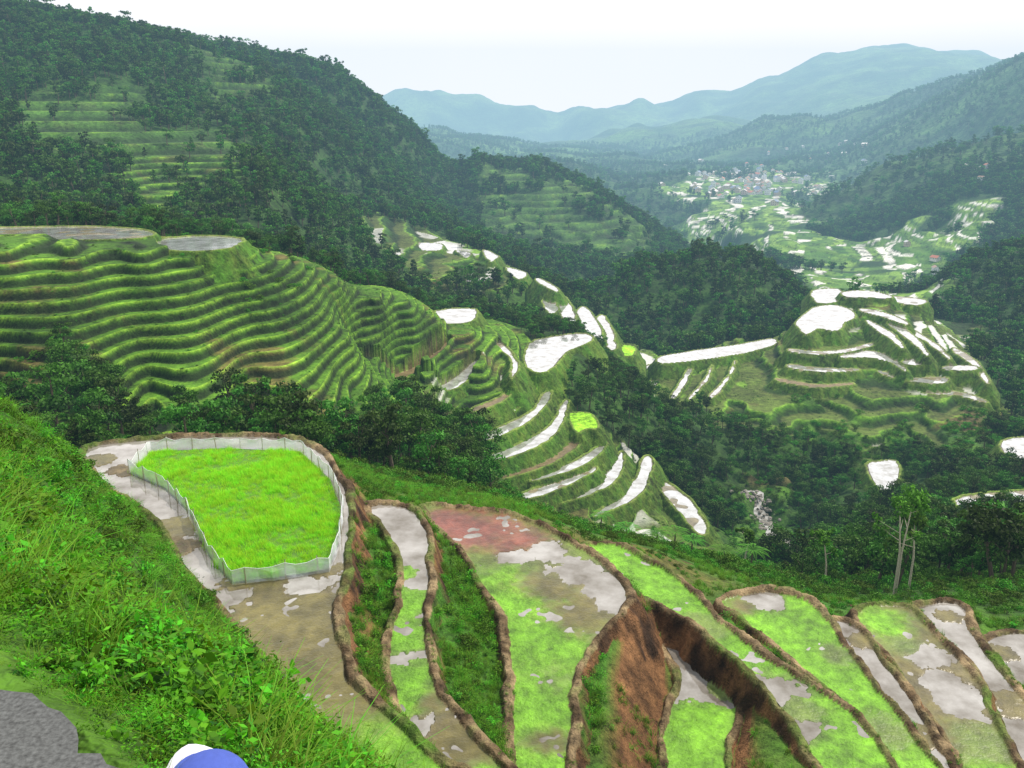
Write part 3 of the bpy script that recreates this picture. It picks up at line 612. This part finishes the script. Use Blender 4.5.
for i in range(3):
    bm=bmesh.new(); bmesh.ops.create_icosphere(bm,subdivisions=2,radius=.5)
    for v in bm.verts: v.co*= (1+r.normal()*.11); v.co.z*=.65
    me=bpy.data.meshes.new('rock_kind'); bm.to_mesh(me); bm.free(); me.materials.append(m_rock); add_obj('rock_kind_%d'%i,me,c_rock)
k=rng.integers(0,len(rp),260); x=rp[k,0]+rng.normal(size=260)*1.9; y=rp[k,1]+rng.normal(size=260)*1.9
scatter('river_boulders',x,y,np.maximum(height(x,y),hz_[k]-.3),rng.uniform(.4,1.8,260)*rng.uniform(.4,1.2,260),c_rock,3,.4)
# ------------------------------------------------------------------ slender trees, ferns
def crown_on(top,parts,r,n,rad,ls,mi=1):
    for b in range(5):
        c=top+r.normal(size=3)*rad*np.array([.5,.5,.45]); k=n//5; d=r.normal(size=(k,3)); d/=np.linalg.norm(d,axis=1,keepdims=True)
        pc=c+d*rad*.55*(r.random(k)**.4)[:,None]; V,Fc=leafquads(pc,d+r.normal(size=(k,3))*.5,r.uniform(.6,1.3,k)*ls,.5,r); parts.append((V,Fc,mi,np.repeat(np.clip(.5+(pc[:,2]-c[2])/rad*.6+r.normal(size=k)*.15,0,1),4)))
def slender(a,b,R,h,r,n=2):
    x,y,_=at_range(a,b,R); z=float(height(np.array([x]),np.array([y]))[0]); parts=[]
    for i in range(n):
        dx=r.uniform(-.9,.9); tx=dx+r.uniform(-.5,.5); p=[np.array([dx*.5,0,-.3]),np.array([dx*.7,.1,h*.4]),np.array([tx,.2,h*.85])]
        parts.append((*tube(p[0],p[1],.11,.08),0,0.)); parts.append((*tube(p[1],p[2],.08,.04),0,0.))
        crown_on(p[2]+np.array([0,0,.3]),parts,r,420,h*.13,.16)
        for j in range(4):
            hh=r.uniform(.5,.85); q0=p[1]+(p[2]-p[1])*((hh*h-h*.4)/(h*.45)); q1=q0+np.array([r.normal()*.8,r.normal()*.8,.7]); parts.append((*tube(q0,q1,.035,.015,4),0,0.)); crown_on(q1,parts,r,120,h*.06,.14)
    o=build('slender_tree',parts,[m_bark2,m_bush],None); o.location=(x,y,z)
slender(893,600,72,9.5,r); slender(905,604,74,8,r,1); slender(826,596,78,6,r,1); slender(740,578,88,5,r,1)
def treefern(a,b,R,h,r):
    x,y,_=at_range(a,b,R); z=float(height(np.array([x]),np.array([y]))[0]); parts=[(*tube((0,0,-.3),(.1,0,h),.09,.06),0,0.)]
    for V,Fc,m,s in fern_parts(r,11,1.3,1.8,.6,18,1): parts.append((V+np.array([.1,0,h]),Fc,1,s))
    o=build('tree_fern',parts,[m_bark,m_bush],None); o.location=(x,y,z)
for a,b,R in ((655,560,78),(690,566,76),(625,548,80),(720,575,74),(672,575,70),(748,590,70),(600,540,84)): treefern(a,b,R,r.uniform(1.2,2.6),r)
# ------------------------------------------------------------------ seedling bed + net fence
bed_px=[(131,473),(152,452),(225,449),(300,452),(330,480),(341,508),(338,545),(328,570),(285,577),(233,583),(210,556),(190,512),(165,488)]
bw=np.array([on_level(a,b,-18.95) for a,b in bed_px])
x,y,R=cand(dens(28,56,.028,-.6,-.1),28,56,-.6,-.1); d=sdf(bw,x,y); k=d<-.12
x,y,d=x[k],y[k],d[k]; lines=.85+.35*sn(x,y,1.5,211)+.22*sn(x,y,.5,212)
scatter('rice_seedlings',x,y,np.full(len(x),-18.97),lines*rng.uniform(.8,1.15,len(x)),c_rice,3,.12)
me=bpy.data.meshes.new('seedling_bed'); me.from_pydata([(a,b,-18.9) for a,b in bw],[],[list(range(len(bw)))]); me.materials.append(plain('bed_green',(.08,.20,.015),.8,3)); add_obj('seedling_bed',me)
def net_mat():
    m=bpy.data.materials.new('white_netting'); t=NT(m); tc=t.n('ShaderNodeTexCoord')
    a=t.noise(1.3,4,tc.outputs['Object']); bs=t.n('ShaderNodeBsdfPrincipled'); bs.inputs['Base Color'].default_value=(.74,.79,.84,1); bs.inputs['Roughness'].default_value=.6
    tr=t.n('ShaderNodeBsdfTransparent'); ms=t.n('ShaderNodeMixShader'); t.l(t.mathn('MULTIPLY_ADD',a,1.1,-.03),ms.inputs[0]); t.l(tr.outputs[0],ms.inputs[1]); t.l(bs.outputs[0],ms.inputs[2])
    o=t.n('ShaderNodeOutputMaterial'); t.l(ms.outputs[0],o.inputs['Surface']); return m
fence=bpy.data.objects.new('net_fence',None); bpy.context.scene.collection.objects.link(fence)
cen=bw.mean(0); loop=[]
for i in range(len(bw)):
    a,b=bw[i],bw[(i+1)%len(bw)]; k=max(1,int(np.hypot(*(b-a))/.45))
    for j in range(k): loop.append(a+(b-a)*j/k)
loop=np.array(loop); dirv=(loop-cen)/np.linalg.norm(loop-cen,axis=1,keepdims=True); loop=loop+dirv*.12
nl=len(loop); wob2=np.array([math.sin(i*1.7)*.06+rng.normal()*.04 for i in range(nl)]); hts=.78+np.array([.08*math.cos(i*math.pi*2/3) for i in range(nl)])+rng.normal(size=nl)*.05
V=[];Fc=[]
for lv,t in enumerate((0,.35,.7,1.0)):
    off=dirv*(wob2*(1 if lv in(1,2) else .3))[:,None]
    for i in range(nl): V.append((loop[i,0]+off[i,0],loop[i,1]+off[i,1],-19.05+hts[i]*t))
for lv in range(3):
    for i in range(nl): j=(i+1)%nl; Fc.append((lv*nl+i,lv*nl+j,(lv+1)*nl+j,(lv+1)*nl+i))
me=bpy.data.meshes.new('netting'); me.from_pydata(V,[],Fc); me.materials.append(net_mat()); o=add_obj('netting',me); o.parent=fence
parts=[]
for i in range(0,nl,3):
    p=loop[i]; parts.append((*tube((p[0],p[1],-19.3),(p[0]+rng.normal()*.05,p[1]+rng.normal()*.05,-18.16+rng.normal()*.09),.028,.022),0,0.))
for i in range(nl):
    j=(i+1)%nl; parts.append((*tube((*loop[i],-19.05+hts[i]),(*loop[j],-19.05+hts[j]),.012,.012,4),1,0.))
o=build('posts',parts,[plain('bamboo',(.35,.31,.22)),plain('white_cord',(.7,.72,.75))],None); o.parent=fence
# ------------------------------------------------------------------ road
ex,ey=.81,-.586
rv=[];rf=[]
us=np.linspace(-3.5,4.5,160)
for i,u in enumerate(us):
    for j,w in enumerate((0,-.25,-1,-4.)):
        e=(.03*math.sin(u*5)+.02*math.sin(u*13)+rng.normal()*.012) if j==0 else 0
        rv.append((.586*(.875+w+e)+ex*u,.81*(.875+w+e)+ey*u,-1.6 if w>-.1 else -1.595))
for i in range(len(us)-1):
    for j in range(3): a=i*4+j; rf.append((a,a+1,a+5,a+4))
me=bpy.data.meshes.new('road'); me.from_pydata(rv,[],rf); me.materials.append(plain('asphalt',(.085,.09,.09),.9,70,1.4)); add_obj('road',me)
cx,cy,_=at_range(208,768,1.98)
cz=float(height(np.array([cx]),np.array([cy]))[0])+.03
bm=bmesh.new(); NS,NL=28,9; rows=[]
for j in range(NL+1):
    ph=math.pi/2*j/NL; rr_=.105*math.cos(ph)**.8 if j<NL else 0.0; zz_=.095*math.sin(ph)
    rows.append([bm.verts.new((rr_*1.08*math.cos(a),rr_*math.sin(a),zz_)) for a in np.linspace(0,2*math.pi,NS,endpoint=False)] if j<NL else [bm.verts.new((0,0,zz_))])
for j in range(NL-1):
    for i in range(NS): bm.faces.new((rows[j][i],rows[j][(i+1)%NS],rows[j+1][(i+1)%NS],rows[j+1][i]))
for i in range(NS): bm.faces.new((rows[NL-1][i],rows[NL-1][(i+1)%NS],rows[NL][0]))
br=[[bm.verts.new(((.104+.075*t*math.cos(a)**.5)*1.08*math.cos(a),(.104+.01*t)*math.sin(a),.004-.02*t*abs(math.sin(a)))) for a in np.linspace(-1.2,1.2,15)] for t in (0,.5,1)]
for j in range(2):
    for i in range(14): f_=bm.faces.new((br[j][i],br[j][i+1],br[j+1][i+1],br[j+1][i])); f_.material_index=1 if j==1 else 0
me=bpy.data.meshes.new('blue_cap'); bm.to_mesh(me); bm.free(); me.materials.append(plain('blue_cloth',(.05,.09,.40),.8,40,.3)); me.materials.append(plain('white_trim',(.6,.6,.65),.7))
for pl in me.polygons: pl.use_smooth=True
o=add_obj('blue_cap',me); o.location=(cx,cy,cz); o.rotation_euler=(.15,-.1,2.2)
# ------------------------------------------------------------------ village
def house_mesh(i,w,d,h,wall,roof):
    vs=[];fs=[];mi=[]
    def quad(a,m): o=len(vs); vs.extend(a); fs.append(list(range(o,o+len(a)))); mi.append(m)
    x,y=w/2,d/2; g=h+w*.28
    quad([(-x,-y,-3),(x,-y,-3),(x,-y,h),(0,-y,g),(-x,-y,h)],0); quad([(x,y,-3),(-x,y,-3),(-x,y,h),(0,y,g),(x,y,h)],0)
    quad([(x,-y,-3),(x,y,-3),(x,y,h),(x,-y,h)],0); quad([(-x,y,-3),(-x,-y,-3),(-x,-y,h),(-x,y,h)],0)
    ov=.8; sl=.56*ov
    for s in (-1,1):
        quad([(0,-y-ov,g+.15),(s*(x+ov),-y-ov,h-sl+.15),(s*(x+ov),y+ov,h-sl+.15),(0,y+ov,g+.15)],1)
    nfl=max(1,int(h/3))
    for fl in range(nfl):
        for k in range(3):
            cx=-x+w*(k+.5)/3; z0=fl*3+1
            quad([(cx-.6,-y-.05,z0),(cx+.6,-y-.05,z0),(cx+.6,-y-.05,z0+1.3),(cx-.6,-y-.05,z0+1.3)],2)
            cy=-y+d*(k+.5)/3
            for s in (-1,1): quad([(s*(x+.05),cy-.6,z0),(s*(x+.05),cy+.6,z0),(s*(x+.05),cy+.6,z0+1.3),(s*(x+.05),cy-.6,z0+1.3)],2)
    me=bpy.data.meshes.new('house_%d'%i); me.from_pydata(vs,[],fs)
    for m in (wall,roof,m_win): me.materials.append(m)
    me.polygons.foreach_set('material_index',mi); return me
m_win=plain('window_glass',(.03,.035,.04),.3)
wls=[plain('plaster_%d'%i,c,.8,.3,.1) for i,c in enumerate([(.7,.7,.68),(.5,.42,.36),(.65,.68,.72)])]
rfs=[plain('roof_%d'%i,c,.5,.3,.15) for i,c in enumerate([(.38,.13,.08),(.5,.52,.54),(.12,.18,.3),(.3,.2,.15),(.65,.65,.65)])]
hm=[house_mesh(i,rng.uniform(7,11),rng.uniform(8,15),[3.5,6.0,8.0][i%3],wls[i%3],rfs[i%5]) for i in range(10)]
spots=[(rng.normal(744,24),rng.uniform(1750,2400)) for _ in range(90)]+[(rng.uniform(655,860),rng.uniform(1500,3100)) for _ in range(55)]+[(rng.uniform(955,1000),rng.uniform(1120,1300)) for _ in range(7)]+[(rng.uniform(870,970),rng.uniform(640,1000)) for _ in range(6)]
for a,R in spots:
    az=math.atan((a-512)/FP/1.02); xx,yy=R*math.sin(az),R*math.cos(az); o=add_obj('village_house',hm[rng.integers(10)]); o.location=(xx,yy,float(height(np.array([xx]),np.array([yy]))[0])+1); o.rotation_euler=(0,0,rng.uniform(-.7,.7)); s=1.0 if R>1300 else .6; o.scale=(s,s,s)
# ------------------------------------------------------------------ haze: body of air (absorbs and glows evenly)
bpy.ops.mesh.primitive_cube_add(size=1,location=(0,6400,200)); hz=bpy.context.object; hz.name='haze'; hz.scale=(17000,14000,1600)
m=bpy.data.materials.new('haze_air'); t=NT(m); va=t.n('ShaderNodeVolumeAbsorption'); va.inputs['Color'].default_value=(.44,.25,.17,1); va.inputs['Density'].default_value=.00022
em=t.n('ShaderNodeEmission'); ee=np.array([7.6e-5,1.36e-4,1.76e-4]); mxv=ee.max(); em.inputs[0].default_value=(*(ee/mxv),1); em.inputs[1].default_value=float(mxv)
ad=t.n('ShaderNodeAddShader'); t.l(va.outputs[0],ad.inputs[0]); t.l(em.outputs[0],ad.inputs[1])
o=t.n('ShaderNodeOutputMaterial'); t.l(ad.outputs[0],o.inputs['Volume']); hz.data.materials.append(m)
# ------------------------------------------------------------------ light + world
SE,SA=math.radians(56),math.radians(62)
sun=bpy.data.lights.new('sun','SUN'); sun.energy=4.9; sun.angle=math.radians(3); sun.color=(1,.95,.84); so=bpy.data.objects.new('sun',sun); bpy.context.scene.collection.objects.link(so)
from mathutils import Vector
dv=Vector((math.sin(SA)*math.cos(SE),math.cos(SA)*math.cos(SE),math.sin(SE))); so.rotation_euler=dv.to_track_quat('Z','Y').to_euler()
w=bpy.data.worlds.new('World'); bpy.context.scene.world=w; w.use_nodes=True; t=NT(w)
sk=t.n('ShaderNodeTexSky'); sk.sky_type='NISHITA'; sk.sun_disc=False; sk.sun_elevation=SE; sk.sun_rotation=SA; sk.dust_density=3; sk.air_density=1.2
tc=t.n('ShaderNodeTexCoord'); sep=t.n('ShaderNodeSeparateXYZ'); t.l(tc.outputs['Generated'],sep.inputs[0])
cr=t.n('ShaderNodeValToRGB'); t.l(sep.outputs[2],cr.inputs[0]); e=cr.color_ramp.elements; e[0].position=0; e[0].color=(1,.99,.94,1); e[1].position=.85; e[1].color=(.27,.28,.29,1); k=e.new(.3); k.color=(.80,.79,.77,1)
cl=t.noise(2.2,5,tc.outputs['Generated']); cloud=t.scale(cr.outputs[0],t.mathn('MULTIPLY_ADD',cl,5.0,21.5))
mx=t.n('ShaderNodeMix',data_type='RGBA'); mx.inputs[0].default_value=.9; t.l(sk.outputs[0],mx.inputs[6]); t.l(cloud,mx.inputs[7])
bg=t.n('ShaderNodeBackground'); bg.inputs[1].default_value=.1; t.l(mx.outputs[2],bg.inputs[0]); wo=t.n('ShaderNodeOutputWorld'); t.l(bg.outputs[0],wo.inputs[0])
cam=bpy.data.cameras.new('camera'); cam.sensor_width=36; cam.lens=FP/1024*36; cam.clip_start=.1; cam.clip_end=30000; co=bpy.data.objects.new('camera',cam); co.rotation_euler=(math.radians(90)-PIT,0,0); bpy.context.scene.collection.objects.link(co); bpy.context.scene.camera=co
sc=bpy.context.scene; sc.view_settings.view_transform='Standard'; sc.view_settings.look='None'; sc.view_settings.exposure=0
print('done',time.time()-T0)
